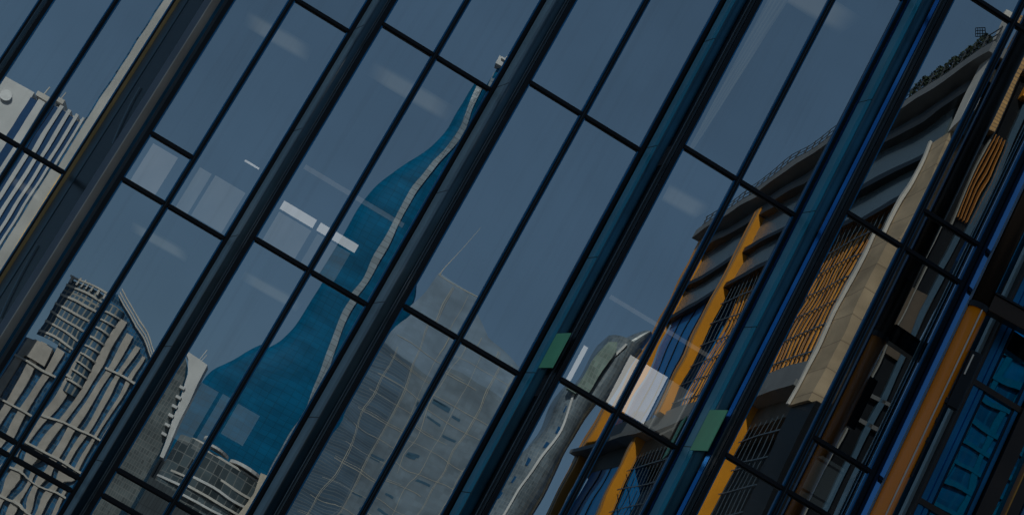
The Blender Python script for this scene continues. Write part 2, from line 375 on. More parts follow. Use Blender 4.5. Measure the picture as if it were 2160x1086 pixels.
# the slot between bay 6 and bay 7
A, B = Rr[6], L[7]
b = MB(); retbox(b, A, B, 0, 1, -0.2, -0.08, 0, TOP); base = b.build("corner_fin", BLACK, office)
BLUEMIRROR = mat("polished_blue_panel", (0.20, 0.50, 1.0), 0.06, 1.0, var=0.08, scale=0.3)
for t0, t1, o, m_ in ((0.0, 0.04, 0.02, BLACK), (0.05, 0.56, 0.0, BLUEMIRROR), (0.60, 0.66, 0.0, BROWN), (0.70, 0.74, 0.02, FINBLUE), (0.86, 0.92, 0.03, FINGREY)):
    p = MB(); retbox(p, A, B, t0, t1, -0.08, o, 0, TOP); p.build("panel" if m_ is BLUEMIRROR else "slot_edge", m_, base)

# the orange column in front of the slot
def at_y(x, y, Y): s = sight(x, y); return EYE + s * (Y / s.y)
pc = at_y(1897, 1000, 23.65); ptop = at_y(2078, 660, 23.65)
ORANGE = mat("orange_paint", (1.0, 0.25, 0.0), 0.3, 0.0, var=0.08, scale=0.8, coat=0.3)
colm = empty("steel_column", (pc.x, pc.y, 0), "round glossy orange steel column beside the blue panes, painted dark for shade above its collar", "column")
mb = MB(); mb.tube((pc.x, pc.y, 0), (pc.x, pc.y, ptop.z), 0.135, 32); o = mb.build("shaft", ORANGE, colm, smooth=False)
for p in o.data.polygons: p.use_smooth = len(p.vertices) == 4
mb = MB(); mb.tube((pc.x, pc.y, ptop.z + 0.0), (pc.x, pc.y, 16.5), 0.125, 32); o = mb.build("upper_shaft", mat("shaded_shaft_brown", (0.035, 0.022, 0.014), 0.3, 0.5), colm)  # upper shaft is in shade; the dark brown paints that shade
for p in o.data.polygons: p.use_smooth = len(p.vertices) == 4
mb = MB(); mb.tube((pc.x, pc.y, ptop.z - 0.03), (pc.x, pc.y, ptop.z + 0.05), 0.15, 32); mb.build("collar", BLACK, colm)
mb = MB(); mb.box(pc.x - 0.155, pc.x - 0.135, pc.y - 0.03, pc.y + 0.03, 0, 16.5); mb.build("edge_strip", mat("blue_grey_strip", (0.10, 0.16, 0.24), 0.3, 0.5), colm)
mb = MB(); mb.box(pc.x + 0.02, pc.x + 0.04, pc.y - 0.142, pc.y - 0.12, 0, ptop.z - 0.03); mb.build("highlight_strip", mat("painted_highlight", (0.6, 0.55, 0.48), 0.3, 0.4), colm)  # pale strip stands in for the highlight down the column
# bracket beam from the column to the bay
q = at_y(2120, 668, 24.3)
mb = MB(); mb.box(pc.x + 0.11, pc.x + 1.3, pc.y - 0.10, pc.y + 0.10, ptop.z + 0.02, ptop.z + 0.26)
o = mb.build("bracket_beam", mat("bronze_beam", (0.04, 0.024, 0.015), 0.35, 0.4), colm, bevel=0.01)
mb = MB(); mb.box(pc.x + 0.11, pc.x + 1.3, pc.y - 0.13, pc.y + 0.13, ptop.z + 0.26, ptop.z + 0.29); mb.build("beam_flange", BLACK, o)
# black box with clips hung beside the column
q0 = at_y(2030, 800, 23.6)
bx = empty("junction_box", (q0.x, q0.y, q0.z), "slim black cable box clipped to the side of the orange column", "cable box")
mb = MB(); mb.box(q0.x - 0.06, q0.x + 0.10, q0.y - 0.05, q0.y + 0.06, q0.z - 0.42, q0.z + 0.42); mb.build("case", BLACK, bx, bevel=0.012)
mb = MB(); mb.box(q0.x - 0.03, q0.x - 0.01, q0.y - 0.058, q0.y - 0.05, q0.z + 0.06, q0.z + 0.36); mb.build("label_strip", PALEGOLD, bx)
for k in range(3):
    mb = MB(); mb.box(q0.x - 0.12, q0.x - 0.06, q0.y - 0.04, q0.y + 0.03, q0.z - 0.40 - 0.3 * k, q0.z - 0.33 - 0.3 * k)
    mb.build("clip", BLACK, bx)
mb = MB(); mb.box(q0.x - 0.09, q0.x - 0.06, q0.y - 0.03, q0.y + 0.02, q0.z - 1.5, q0.z - 0.42); mb.build("cable", BLACK, bx)

# ------------------------------------------------------------------ things inside the offices, seen through the glass
def inner_quad(name, i, pts, d, m, label, cat, thick=0.03, group=None, frame=None):
    """an upright flat panel d metres behind the glass of bay i, given by its top-left, top-right, bottom-right, bottom-left"""
    P = [onbay(i, x, y, d) for x, y in pts]; e, n, wd = axes(i)
    A3 = lambda p: ((p.x - L[i].x) * e.x + (p.y - L[i].y) * e.y, p.z)
    q = [A3(p) for p in P]; a0 = (q[0][0] + q[3][0]) / 2; a1 = (q[1][0] + q[2][0]) / 2; z1 = (q[0][1] + q[1][1]) / 2; z0 = (q[2][1] + q[3][1]) / 2
    c = L[i] + e * (a0 + a1) / 2 - n * d
    root = empty(name, (c.x, c.y, z0), label, cat, group)
    mb = MB(); baybox(mb, i, a0, a1, -d - thick, -d, z0, z1); mb.build("face_panel", m, root)
    fm = MB(); f_ = 0.02
    for x0, x1, y0, y1 in ((a0 - f_, a0, z0 - f_, z1 + f_), (a1, a1 + f_, z0 - f_, z1 + f_), (a0, a1, z1, z1 + f_), (a0, a1, z0 - f_, z0)):
        baybox(fm, i, x0, x1, -d - thick - 0.01, -d + 0.004, y0, y1)
    fm.build("frame", frame or DARKINT, root)
    return root
def soft_glow(name, colr, strength, base):
    """a diffuser with an added glow that falls off towards its rim"""
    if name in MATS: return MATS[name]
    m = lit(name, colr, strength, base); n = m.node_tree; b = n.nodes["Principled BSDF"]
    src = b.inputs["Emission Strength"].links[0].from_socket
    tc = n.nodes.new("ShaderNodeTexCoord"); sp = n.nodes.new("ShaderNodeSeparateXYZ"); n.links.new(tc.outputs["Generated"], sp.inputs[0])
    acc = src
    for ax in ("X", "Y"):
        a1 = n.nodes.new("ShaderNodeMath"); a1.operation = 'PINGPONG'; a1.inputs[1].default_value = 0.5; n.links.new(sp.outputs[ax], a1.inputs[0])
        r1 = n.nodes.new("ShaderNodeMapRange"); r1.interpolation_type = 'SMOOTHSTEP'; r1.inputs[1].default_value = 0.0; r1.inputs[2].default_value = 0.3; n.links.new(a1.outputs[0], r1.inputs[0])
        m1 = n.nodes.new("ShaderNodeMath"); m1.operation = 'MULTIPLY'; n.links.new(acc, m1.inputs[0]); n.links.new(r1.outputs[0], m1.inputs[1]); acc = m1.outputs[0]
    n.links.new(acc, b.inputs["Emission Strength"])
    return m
def raft(i, a0, a1, zt, d0, d1, label):
    """a flat ceiling raft, given an added glow, hung under the floor above"""
    e, n, wd = axes(i); c = L[i] + e * (a0 + a1) / 2 - n * (d0 + d1) / 2
    root = empty("ceiling_raft", (c.x, c.y, zt), label, "ceiling raft", "ceiling rafts with an added glow inside the glass")
    mb = MB(); baybox(mb, i, a0, a1, -d1, -d0, zt, zt + 0.02); mb.build("raft_face", soft_glow("raft_added_glow", (1.0, 0.95, 0.80), 0.27, (0.1, 0.1, 0.1)), root)  # the raft is no lamp; emission is added to brighten it
    mb = MB(); baybox(mb, i, a0 - 0.02, a1 + 0.02, -d1 - 0.02, -d0 + 0.02, zt + 0.021, zt + 0.08); mb.build("raft_back", DARKINT, root)
BAYN = {1: "the bay left of the fin with painted gold glints", 2: "the bay right of the fin with painted gold glints", 3: "the bay with the blue tower reflection", 4: "the bay with the grid tower reflection", 5: "the bay with white boards", 6: "the bay with the louvre reflection"}
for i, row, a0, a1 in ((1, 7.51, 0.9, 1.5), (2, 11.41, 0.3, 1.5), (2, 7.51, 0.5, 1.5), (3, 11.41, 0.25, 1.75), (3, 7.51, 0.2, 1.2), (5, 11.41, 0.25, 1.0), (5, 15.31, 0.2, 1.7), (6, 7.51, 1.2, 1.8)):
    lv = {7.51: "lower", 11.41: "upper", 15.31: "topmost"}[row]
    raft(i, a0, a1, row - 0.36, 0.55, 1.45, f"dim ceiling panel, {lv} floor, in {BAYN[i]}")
WHITE_LIT = lit("bright_white_glow", (1.0, 0.93, 0.88), 2.0, grain=0.03)
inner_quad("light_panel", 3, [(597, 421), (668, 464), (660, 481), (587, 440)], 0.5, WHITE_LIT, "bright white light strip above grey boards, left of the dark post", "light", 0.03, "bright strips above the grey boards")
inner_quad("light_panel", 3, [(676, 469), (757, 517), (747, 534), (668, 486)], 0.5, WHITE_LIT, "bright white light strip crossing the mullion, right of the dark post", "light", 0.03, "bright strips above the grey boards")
PALE = lit("pale_board", (0.95, 0.92, 0.86), 0.36, (0.4, 0.42, 0.42)); PALE2 = lit("paler_board", (1.0, 0.93, 0.85), 0.50, (0.4, 0.42, 0.42)); PALE3 = lit("dim_board", (0.95, 0.93, 0.86), 0.22, (0.4, 0.42, 0.42))  # boards and blinds brightened by added emission
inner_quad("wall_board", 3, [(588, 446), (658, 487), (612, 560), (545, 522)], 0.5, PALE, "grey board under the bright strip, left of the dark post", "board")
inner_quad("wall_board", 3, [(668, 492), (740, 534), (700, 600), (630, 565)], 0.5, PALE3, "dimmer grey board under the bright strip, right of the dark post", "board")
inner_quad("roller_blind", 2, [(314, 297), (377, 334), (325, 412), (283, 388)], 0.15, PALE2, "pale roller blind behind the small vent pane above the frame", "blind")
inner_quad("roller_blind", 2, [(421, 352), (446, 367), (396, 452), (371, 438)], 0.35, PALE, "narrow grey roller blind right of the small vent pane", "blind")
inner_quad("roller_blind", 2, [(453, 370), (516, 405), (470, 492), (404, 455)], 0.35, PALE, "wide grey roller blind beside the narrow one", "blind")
inner_quad("glow_board", 5, [(1227, 725), (1241, 733), (1203, 804), (1190, 796)], 0.4, WHITE_LIT, "narrow bright white board left of the pale green tower reflection", "glowing board")  # both white boards glow by added emission
inner_quad("glow_board", 5, [(1330, 748), (1408, 795), (1358, 894), (1278, 847)], 0.4, WHITE_LIT, "large bright white board behind the mullion above the transom", "glowing board")
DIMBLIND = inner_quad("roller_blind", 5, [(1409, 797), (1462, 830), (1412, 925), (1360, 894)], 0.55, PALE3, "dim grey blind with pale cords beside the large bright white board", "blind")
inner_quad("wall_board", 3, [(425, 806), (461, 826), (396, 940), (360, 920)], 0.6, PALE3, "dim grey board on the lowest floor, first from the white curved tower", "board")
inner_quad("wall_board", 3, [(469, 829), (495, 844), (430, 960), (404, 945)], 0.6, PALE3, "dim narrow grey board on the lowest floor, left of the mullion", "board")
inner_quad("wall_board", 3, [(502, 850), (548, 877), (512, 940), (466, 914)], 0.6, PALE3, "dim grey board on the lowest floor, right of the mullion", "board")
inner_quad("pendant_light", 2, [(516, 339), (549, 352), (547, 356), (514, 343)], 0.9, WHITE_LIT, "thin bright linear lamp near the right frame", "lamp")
RAIL = lit("dim_rail", (1.0, 0.9, 0.8), 0.22)  # the rail is unlit; its faint glow is added emission
inner_quad("ceiling_rail", 3, [(636, 361), (862, 457), (856, 466), (632, 371)], 0.8, RAIL, "long faint rail inside the bay with the blue tower reflection", "rail")
inner_quad("ceiling_rail", 5, [(1278, 634), (1510, 735), (1504, 743), (1274, 642)], 0.8, RAIL, "long faint rail above the bright white boards", "rail")
# pale cords and arms of that blind, brightened by added emission
for pts in (((1420, 803), (1372, 905)), ((1457, 832), (1412, 905))):
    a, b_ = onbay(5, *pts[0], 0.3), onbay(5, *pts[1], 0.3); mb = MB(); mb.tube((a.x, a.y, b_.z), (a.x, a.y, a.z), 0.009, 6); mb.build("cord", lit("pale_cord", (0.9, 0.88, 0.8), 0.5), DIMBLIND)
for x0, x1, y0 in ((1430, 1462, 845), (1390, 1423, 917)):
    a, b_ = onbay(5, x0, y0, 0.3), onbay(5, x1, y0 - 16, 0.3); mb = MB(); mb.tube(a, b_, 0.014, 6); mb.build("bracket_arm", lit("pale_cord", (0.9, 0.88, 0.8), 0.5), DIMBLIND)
# pleated curtain at the left of bay 5, top floor, with a faint glow added to the cloth
e, n, wd = axes(5)
vs = []; fs = []; NN = 60; MM = 16
for r_ in range(MM + 1):
    t = r_ / MM; z = 10.9 + (18.5 - 10.9) * t; wdt = 0.08 + 0.55 * t ** 0.8
    for c in range(NN + 1):
        u_ = c / NN; a = 0.10 + wdt * u_; dd = 0.25 + 0.05 * math.sin(u_ * 40 + 2.5 * math.sin(t * 9)) + 0.03 * math.sin(t * 22 + u_ * 9)
        p = L[5] + e * a - n * dd; vs.append((p.x, p.y, z + 0.05 * math.sin(u_ * 9)))
for r_ in range(MM):
    for c in range(NN): k = r_ * (NN + 1) + c; fs.append((k, k + 1, k + NN + 2, k + NN + 1))
mb = MB(); mb.v = [Vector(v) for v in vs]; mb.f = fs
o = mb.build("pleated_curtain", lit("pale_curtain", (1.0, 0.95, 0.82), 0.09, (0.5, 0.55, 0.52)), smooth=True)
so_ = o.modifiers.new("thickness", 'SOLIDIFY'); so_.thickness = 0.006
tag(o, "pale pleated curtain tapering down beside the left frame", "curtain")
# structural column behind the right end of bay 1 is part of the building
# glass lift machinery with brackets in bay 6; face and bracket ends carry added glow
lm = empty("lift_counterweight", onbay(6, 1750, 1000, 0.5), "pale grey framed box on black brackets behind the dark lower pane", "lift box")
P0 = [onbay(6, x, y, 0.5) for x, y in ((1733, 960), (1782, 987), (1745, 1072), (1697, 1042))]
def bayc(i, p): e, n, wd = axes(i); return ((p.x - L[i].x) * e.x + (p.y - L[i].y) * e.y, p.z)
qa = [bayc(6, p) for p in P0]; a0 = (qa[0][0] + qa[3][0]) / 2; a1 = (qa[1][0] + qa[2][0]) / 2; z1 = (qa[0][1] + qa[1][1]) / 2; z0 = (qa[2][1] + qa[3][1]) / 2
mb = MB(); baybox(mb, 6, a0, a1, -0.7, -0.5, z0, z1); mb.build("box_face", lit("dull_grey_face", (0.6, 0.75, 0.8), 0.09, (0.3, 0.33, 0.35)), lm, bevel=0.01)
for z in (z0 + 0.05, z1 - 0.08):
    mb = MB(); baybox(mb, 6, a0 - 0.30, a1 + 0.30, -0.49, -0.46, z - 0.015, z + 0.015); mb.build("bracket_bar", mat("steel_grey", (0.2, 0.24, 0.27), 0.4, 0.4), lm)
    for a in (a0 - 0.30, a1 + 0.30):
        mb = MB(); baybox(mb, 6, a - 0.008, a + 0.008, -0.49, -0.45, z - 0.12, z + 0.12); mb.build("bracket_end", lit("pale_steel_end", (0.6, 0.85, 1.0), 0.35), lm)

# ------------------------------------------------------------------ ground
g = MB(); g.add([(-1500, -1500, 0), (1500, -1500, 0), (1500, 1500, 0), (-1500, 1500, 0)], [(0, 1, 2, 3)])
tag(g.build("ground", mat("paved_ground", (0.16, 0.155, 0.15), 0.85, var=0.2, scale=0.15)), kind="structure")

# ------------------------------------------------------------------ the city across the street (behind the camera), seen as reflections
class Site:
    """frame of one building across the street: x along the frontage, y away from the facade, z up, laid out on the 300 m survey plane and scaled to its own distance"""
    def __init__(s, bay, dist): s.k = dist / 300.0; s.mir = mirror(bay)
    def __call__(s, P): return s.mir(Vector((P.x * s.k, P.y * s.k, 1.6 + (P.z - 1.6) * s.k)))
    def base(s, x, y): p = s(Vector((x, y, 0))); return (p.x, p.y, 0)
def part(mb, name, m, root, site, smooth=False):
    return mb.build(name, m, root, smooth, xf=site)
WINBLUE = mat_lines("blue_windows", (0.018, 0.11, 0.24), (0.14, 0.18, 0.21), 0.5, 0.7, 0.03, 0.15, var=0.5)
WINGREY = mat_lines("grey_windows", (0.06, 0.075, 0.085), (0.14, 0.14, 0.13), 0.9, 0.7, 0.05, 0.2, var=0.35)

SHAFTW = mat_lines("beige_shaft_windows", (0.05, 0.12, 0.20), (0.34, 0.33, 0.30), 0.95, 9.0, 0.14, 0.35, var=0.3)
# concrete tower with piers and belts
S = Site(2, 300)
rt = empty("concrete_tower", S.base(-50, 305), "tan concrete apartment tower with vertical piers, belts and a sloping roof edge, mirrored in glass", "tower")
mb = MB(); mb.elev([(-66, -2), (-66, 31), (-60.5, 35.2), (-55, 35.8), (-55, 46), (-51.5, 47.2), (-41.8, 40.6), (-38.2, 38.4), (-38.2, -2)], 300.6, 318); part(mb, "glass_core", WINBLUE, rt, S)
mb = MB()
for x0, x1, zt in ((-66, -64.6, 31), (-62.7, -61.6, 33), (-60.0, -58.6, 35.2), (-57.4, -56.2, 35.6), (-54.9, -53.6, 36), (-52.3, -51.0, 36), (-49.6, -48.5, 43.8), (-47.6, -46.4, 42.2), (-45.4, -44.5, 41.2), (-43.4, -42.8, 40.4), (-41.9, -41.3, 39.6), (-40.2, -39.7, 38.8), (-38.8, -38.2, 38.0)):
    mb.box(x0, x1, 299.9, 300.7, -2, zt)
part(mb, "pier_panels", CONC, rt, S)
mb = MB()
for z, x0, x1 in ((10.5, -66, -38), (15.4, -66, -38), (20.1, -66, -38.0), (25.0, -60, -41.5), (32.0, -61, -50.2), (36.2, -48, -38.2)):
    mb.box(x0, x1, 299.6, 300.7, z - 0.13, z + 0.18)
part(mb, "belt_trim", CONCPALE, rt, S)
mb = MB()
for d_ in (0, 0.7, 1.3):
    mb.prism([(-51.3, 299.5, 48.1 - d_), (-38.0, 299.5, 38.9 - d_ * 0.6), (-38.0, 299.5, 39.15 - d_ * 0.6), (-51.3, 299.5, 48.35 - d_)], [(-51.3, 301.5, 48.1 - d_), (-38.0, 301.5, 38.9 - d_ * 0.6), (-38.0, 301.5, 39.15 - d_ * 0.6), (-51.3, 301.5, 48.35 - d_)])
part(mb, "roof_edging", CONCPALE, rt, S)
def halfround(mb, xc, rx, ry, y0, z0, z1, n=12, exp=1.0):
    poly = [(xc - rx, y0)] + [(xc - rx * math.cos(math.pi * k / n), y0 - ry * math.sin(math.pi * k / n)) for k in range(1, n)] + [(xc + rx, y0)]
    mb.plan(poly, z0, z1)
mb = MB(); halfround(mb, -55.8, 3.4, 0.5, 300.7, 36.4, 47.0); part(mb, "balcony_shaft", SHAFTW, rt, S)
for k in range(6):
    mb = MB(); halfround(mb, -55.8, 3.5, 0.75, 300.65, 37.0 + 1.75 * k, 37.35 + 1.75 * k); part(mb, "balcony", CONCPALE, rt, S)
mb = MB(); halfround(mb, -50.8, 1.3, 1.3, 300.7, 30, 45.0); part(mb, "balcony_shaft", SHAFTW, rt, S)
for k in range(9):
    mb = MB(); halfround(mb, -50.8, 1.5, 1.6, 300.65, 31.5 + 1.5 * k, 31.75 + 1.5 * k); part(mb, "balcony", CONCPALE, rt, S)
mb = MB()
for k in range(7): mb.box(-59 + 1.05 * k, -58.7 + 1.05 * k, 299.5, 300.2, 46.4, 47.6 + 0.25 * math.sin(k))
mb.box(-59.2, -52.4, 299.4, 300.4, 47.3, 47.55)
part(mb, "roof_pergola", CONCPALE, rt, S)
mb = MB(); mb.box(-58.6, -55.2, 299.3, 300.6, 32.6, 35.4); part(mb, "blank_wall", CONC, rt, S)

# lower tan block beside it
S = Site(3, 285)
rt = empty("tan_office_block", S.base(-36, 305), "low tan block with close ribs between the concrete tower and white curved tower", "building")
mb = MB(); mb.elev([(-40.5, -2), (-40.5, 33.8), (-37.5, 33.4), (-33.2, 29.8), (-31.5, 28), (-31.5, -2)], 300.5, 315); part(mb, "wall", WINGREY, rt, S)
mb = MB()
for k in range(11): mb.box(-40.4 + 0.82 * k, -40.4 + 0.82 * k + (0.5 if k % 3 else 0.62), 299.9, 300.6, -2, 33.2 - max(0, k - 3) * 0.72)
part(mb, "rib_panels", CONC, rt, S)
mb = MB(); mb.box(-40.6, -33, 299.7, 300.6, 28.9, 29.3); mb.box(-40.6, -31.5, 299.7, 300.6, 22.0, 22.4); part(mb, "belt_trim", CONCPALE, rt, S)
mb = MB(); mb.box(-39.6, -37.6, 299.4, 300.4, 30.0, 33.4); part(mb, "blank_wall", CONC, rt, S)

# white tower with swept fin
S = Site(3, 275)
rt = empty("white_curved_tower", S.base(-36, 303), "slim white tower with a swept curved fin and rooftop mast, mirrored low in the glass", "tower")
mb = MB(); mb.elev([(-40.5, -2), (-40.5, 44.6), (-38.5, 44.5), (-37.2, 43.2), (-36.2, 41), (-35.4, 38), (-34.2, 33), (-33.4, 29), (-33.4, -2)], 300.6, 306); part(mb, "glass_body", mat_lines("grey_curtain_glass", (0.10, 0.12, 0.125), (0.17, 0.18, 0.18), 0.45, 0.8, 0.05, 0.25), rt, S)
mb = MB(); mb.elev([(-38.6, 44.9), (-34.0, 44.3), (-33.6, 40), (-33.0, 34), (-32.2, 28.5), (-32.9, 28.5), (-34.2, 34.2), (-35.2, 38.8), (-36.0, 41.6), (-37.2, 43.7)], 299.6, 304); part(mb, "swept_fin", WHITE, rt, S)
mb = MB(); mb.tube((-35.9, 301, 44.5), (-35.6, 301, 47.0), 0.09); mb.tube((-35.5, 301, 44.5), (-35.2, 301, 46.2), 0.07); part(mb, "mast", WHITE, rt, S)
for k in range(6):
    mb = MB(); z = 31.5 + 1.5 * k; x = -33.7 - 0.26 * k
    mb.box(x - 0.95, x - 0.1, 299.2, 300.6, z, z + 0.42); part(mb, "balcony", WHITE, rt, S)

# low building with curved white terraces
S = Site(3, 240)
rt = empty("terraced_block", S.base(-24, 310), "low block with stacked curved white terraces and dark windows, mirrored under the blue tower", "building")
mb = MB(); halfround(mb, -24.0, 9.0, 6, 312, -2, 34.2, 20); part(mb, "glass_wall", mat_lines("terrace_glass", (0.06, 0.08, 0.09), (0.18, 0.19, 0.19), 1.1, 1.5, 0.06, 0.2, var=0.6), rt, S)
for k in range(7):
    mb = MB(); z = 25.0 + 1.55 * k; halfround(mb, -23.8 + 0.12 * k, 9.6 - 0.25 * k, 7.4 - 0.35 * k, 312, z, z + 0.34, 24); part(mb, "terrace", WHITE if k % 2 else CONCPALE, rt, S)
mb = MB(); halfround(mb, -27, 2.4, 5.0, 311, 35.3, 35.7, 12); halfround(mb, -21.0, 3.2, 5.4, 311, 35.0, 35.5, 12); part(mb, "roof_canopy", WHITE, rt, S)
mb = MB(); mb.elev([(-18.4, 27), (-15.2, 27), (-15.2, 35.2), (-16.4, 33.6), (-17.2, 35.6), (-18.6, 35.4), (-18.0, 32)], 303, 304.5); part(mb, "sand_wall", mat("sand_render", (0.5, 0.44, 0.36), 0.85), rt, S)
mb = MB(); mb.box(-33, -15.5, 302.6, 312, -2, 25.2); part(mb, "podium", mat_lines("podium_metal", (0.045, 0.06, 0.07), (0.02, 0.03, 0.04), 0.5, 9, 0.06, 0.4), rt, S)

# blue flared tower with a winding pale ribbon
S = Site(3, 330)
rt = empty("blue_glass_tower", S.base(-18, 306), "tall blue glass tower flaring towards its foot, a pale ribbon winding down it, mirrored", "tower")
BL = [(114.2, -19.2), (112.2, -19.5), (107.3, -19.6), (104.1, -20.0), (99.5, -19.9), (93.9, -21.2), (89.4, -23.2), (84.6, -25.0), (80.6, -25.6), (75.7, -25.9), (68.1, -25.9), (63.2, -26.1), (59.8, -26.2), (55.6, -27.1), (52.0, -29.4), (47.1, -32.7), (44.6, -34.0), (36, -34.6), (-2, -35)]
BR = [(115.0, -18.0), (108, -16.7), (103.5, -16.1), (98.9, -15.8), (90, -14.6), (80, -12.6), (68.7, -10.8), (60, -10.4), (46.9, -10.4), (36.9, -10.4), (-2, -10.4)]
RB = [(114.7, -19.0), (109.2, -18.5), (103.8, -18.0), (100.9, -17.4), (95.8, -17.8), (91.4, -18.8), (87.4, -19.4), (82.7, -19.5), (79.1, -19.3), (74.4, -19.4), (69.1, -19.1), (66.1, -19.4), (64.4, -19.5), (60.2, -18.9), (54.6, -17.9), (51.2, -17.7), (47.1, -17.1), (42.7, -17.2), (37.7, -17.0), (30, -16.6), (-2, -16)]
def lerp(tab, z):
    if z >= tab[0][0]: return tab[0][1]
    for (z0, x0), (z1, x1) in zip(tab[:-1], tab[1:]):
        if z <= z0 and z >= z1:
            t = (z0 - z) / (z0 - z1); return x0 + (x1 - x0) * t
    return tab[-1][1]
def smooth_tab(tab, z, s=1.2): return sum(lerp(tab, z + d) for d in (-s, -s / 2, 0, s / 2, s)) / 5
zs = [-2 + (115 + 2) * k / 110 for k in range(111)]
def loft(mb, fl, fr_, y0, ry, zs, n=14):
    rings = []
    for z in zs:
        a, b_ = fl(z), fr_(z); xc, rx = (a + b_) / 2, (b_ - a) / 2
        rings.append([(xc - rx * math.cos(math.pi * k / n), y0 - ry * math.sin(math.pi * k / n), z) for k in range(n + 1)] + [(b_, y0 + 8, z), (a, y0 + 8, z)])
    m_ = len(rings[0]); vs = [p for r_ in rings for p in r_]; fs = [tuple(range(m_))[::-1], tuple(range((len(rings) - 1) * m_, len(rings) * m_))]
    for r_ in range(len(rings) - 1):
        for k in range(m_): fs.append((r_ * m_ + k, r_ * m_ + (k + 1) % m_, (r_ + 1) * m_ + (k + 1) % m_, (r_ + 1) * m_ + k))
    mb.add(vs, fs)
def surf_y(fl, fr_, y0, ry, x, z):
    a, b_ = fl(z), fr_(z); xc, rx = (a + b_) / 2, (b_ - a) / 2; u_ = max(-1, min(1, (x - xc) / rx)); return y0 - ry * math.sqrt(1 - u_ * u_)
fl = lambda z: smooth_tab(BL, z); fr_ = lambda z: smooth_tab(BR, z); rb = lambda z: smooth_tab(RB, z)
mb = MB(); loft(mb, fl, fr_, 308, 2.0, zs); part(mb, "glass_shaft", mat_lines("blue_tower_glass", (0.0, 0.115, 0.245), (0.0, 0.08, 0.165), 1.6, 1.05, 0.05, 0.5, spec=0.08, var=0.07), rt, S)
def ribbon(mb, fl, fr_, y0, ry, c, wfun, zs, th=0.35):
    vs = []; fs = []
    for z in zs:
        x = c(z); wv = wfun(z)
        for xx in (x - wv / 2, x + wv / 2):
            yy = surf_y(fl, fr_, y0, ry, xx, z)
            vs += [(xx, yy - th, z), (xx, yy + 0.3, z)]
    for k in range(len(zs) - 1):
        b = 4 * k
        fs += [(b, b + 2, b + 6, b + 4), (b + 1, b + 5, b + 7, b + 3), (b, b + 4, b + 5, b + 1), (b + 2, b + 3, b + 7, b + 6)]
    fs += [(0, 1, 3, 2), tuple(4 * (len(zs) - 1) + q for q in (0, 2, 3, 1))]
    mb.add(vs, fs)
mb = MB(); ribbon(mb, fl, fr_, 308, 2.0, rb, lambda z: 1.0 if z > 95 else 1.0 + (95 - z) * 0.009, [z for z in zs if z < 114.6]); part(mb, "winding_ribbon", mat_lines("ribbon_panels", (0.26, 0.32, 0.37), (0.13, 0.16, 0.19), 9, 1.05, 0.06, 0.4, var=0.08), rt, S)
mb = MB(); mb.box(-19.6, -18.4, 305.0, 307.5, 114.6, 116.0); mb.box(-19.2, -18.0, 304.6, 306, 115.6, 115.9); part(mb, "crown", WHITE, rt, S)
mb = MB(); mb.tube((-18.8, 305.5, 115.9), (-18.2, 305.5, 117.4), 0.08); part(mb, "mast", CONCPALE, rt, S)

# grey grid tower
S = Site(4, 270)
rt = empty("grid_glass_tower", S.base(0, 306), "wide grey glass tower with thin pale grid lines and a rooftop spike, mirrored", "tower")
mb = MB(); mb.elev([(-12.6, -2), (-12.4, 62), (12.8, 62), (12.8, -2)], 300.3, 318); part(mb, "glass_wall", mat_lines("grey_grid_glass", (0.17, 0.225, 0.28), (0.17, 0.21, 0.25), 0.9, 0.75, 0.03, 0.3, var=0.10), rt, S)
mb = MB(); mb.elev([(-12.4, 62), (-10.6, 68), (-8.9, 75.6), (-1.2, 75.2), (4, 70.5), (12.8, 68.5), (12.8, 62)], 300.3, 318); part(mb, "sky_tinted_top", mat_lines("sky_tinted_glass", (0.215, 0.30, 0.40), (0.21, 0.29, 0.38), 0.9, 0.75, 0.03, 0.3, var=0.04), rt, S)  # upper wall tinted towards the sky so the top fades
GRIDL = mat("pale_grid_metal", (0.52, 0.48, 0.40), 0.5)
mb = MB()
for x in (-9.6, -6.4, -3.3, -0.2, 3.0, 6.2, 9.4, 12.6):
    zt = 64 if x < -9 else 75.6 if x < -1 else 70.5 - (x - 4) * 0.2
    zb = rnd.choice((-2, -2, 30, 44)) if x > -6 else -2
    mb.box(x, x + 0.06, 300.22, 300.32, zb, zt - 1)
    if x < -6 or x > 6: mb.box(x + 0.2, x + 0.24, 300.22, 300.32, zb, zt - 1)
for k in range(30):
    z = 2 + 3.1 * k + rnd.uniform(-0.5, 0.5)
    if z > 67: break
    mb.box(-10.4, rnd.choice((12.8, 12.8, 5.0)), 300.24, 300.32, z, z + 0.055)
    if k % 3 == 1: mb.box(-10.4, 2.0, 300.24, 300.32, z + 0.3, z + 0.34)
mb.prism([(-8.8, 300.2, 75.2), (-8.68, 300.2, 75.2), (-7.38, 300.2, 85), (-7.42, 300.2, 85)], [(-8.8, 300.3, 75.2), (-8.68, 300.3, 75.2), (-7.38, 300.3, 85), (-7.42, 300.3, 85)])
mb.box(-8.9, -1.2, 300.24, 300.32, 75.1, 75.2)
part(mb, "grid_mullions", GRIDL, rt, S)
mb = MB()
for k in range(34):
    x0 = rnd.choice((-9.4, -6.1, -3.0, 0.1, 3.3, 6.5)); z0 = rnd.uniform(20, 58)
    mb.box(x0, x0 + rnd.uniform(1.2, 2.6), 300.27, 300.33, z0, z0 + rnd.uniform(0.3, 0.9))
part(mb, "window_panes", mat("pane_blue_dark", (0.04, 0.11, 0.18), 0.3), rt, S)

mb = MB(); mb.box(-12.5, -6.5, 300.26, 300.34, -2, 62); part(mb, "blue_bay", mat_lines("slate_blue_bay", (0.07, 0.125, 0.19), (0.14, 0.18, 0.22), 6, 0.42, 0.05, 0.3, var=0.2), rt, S)

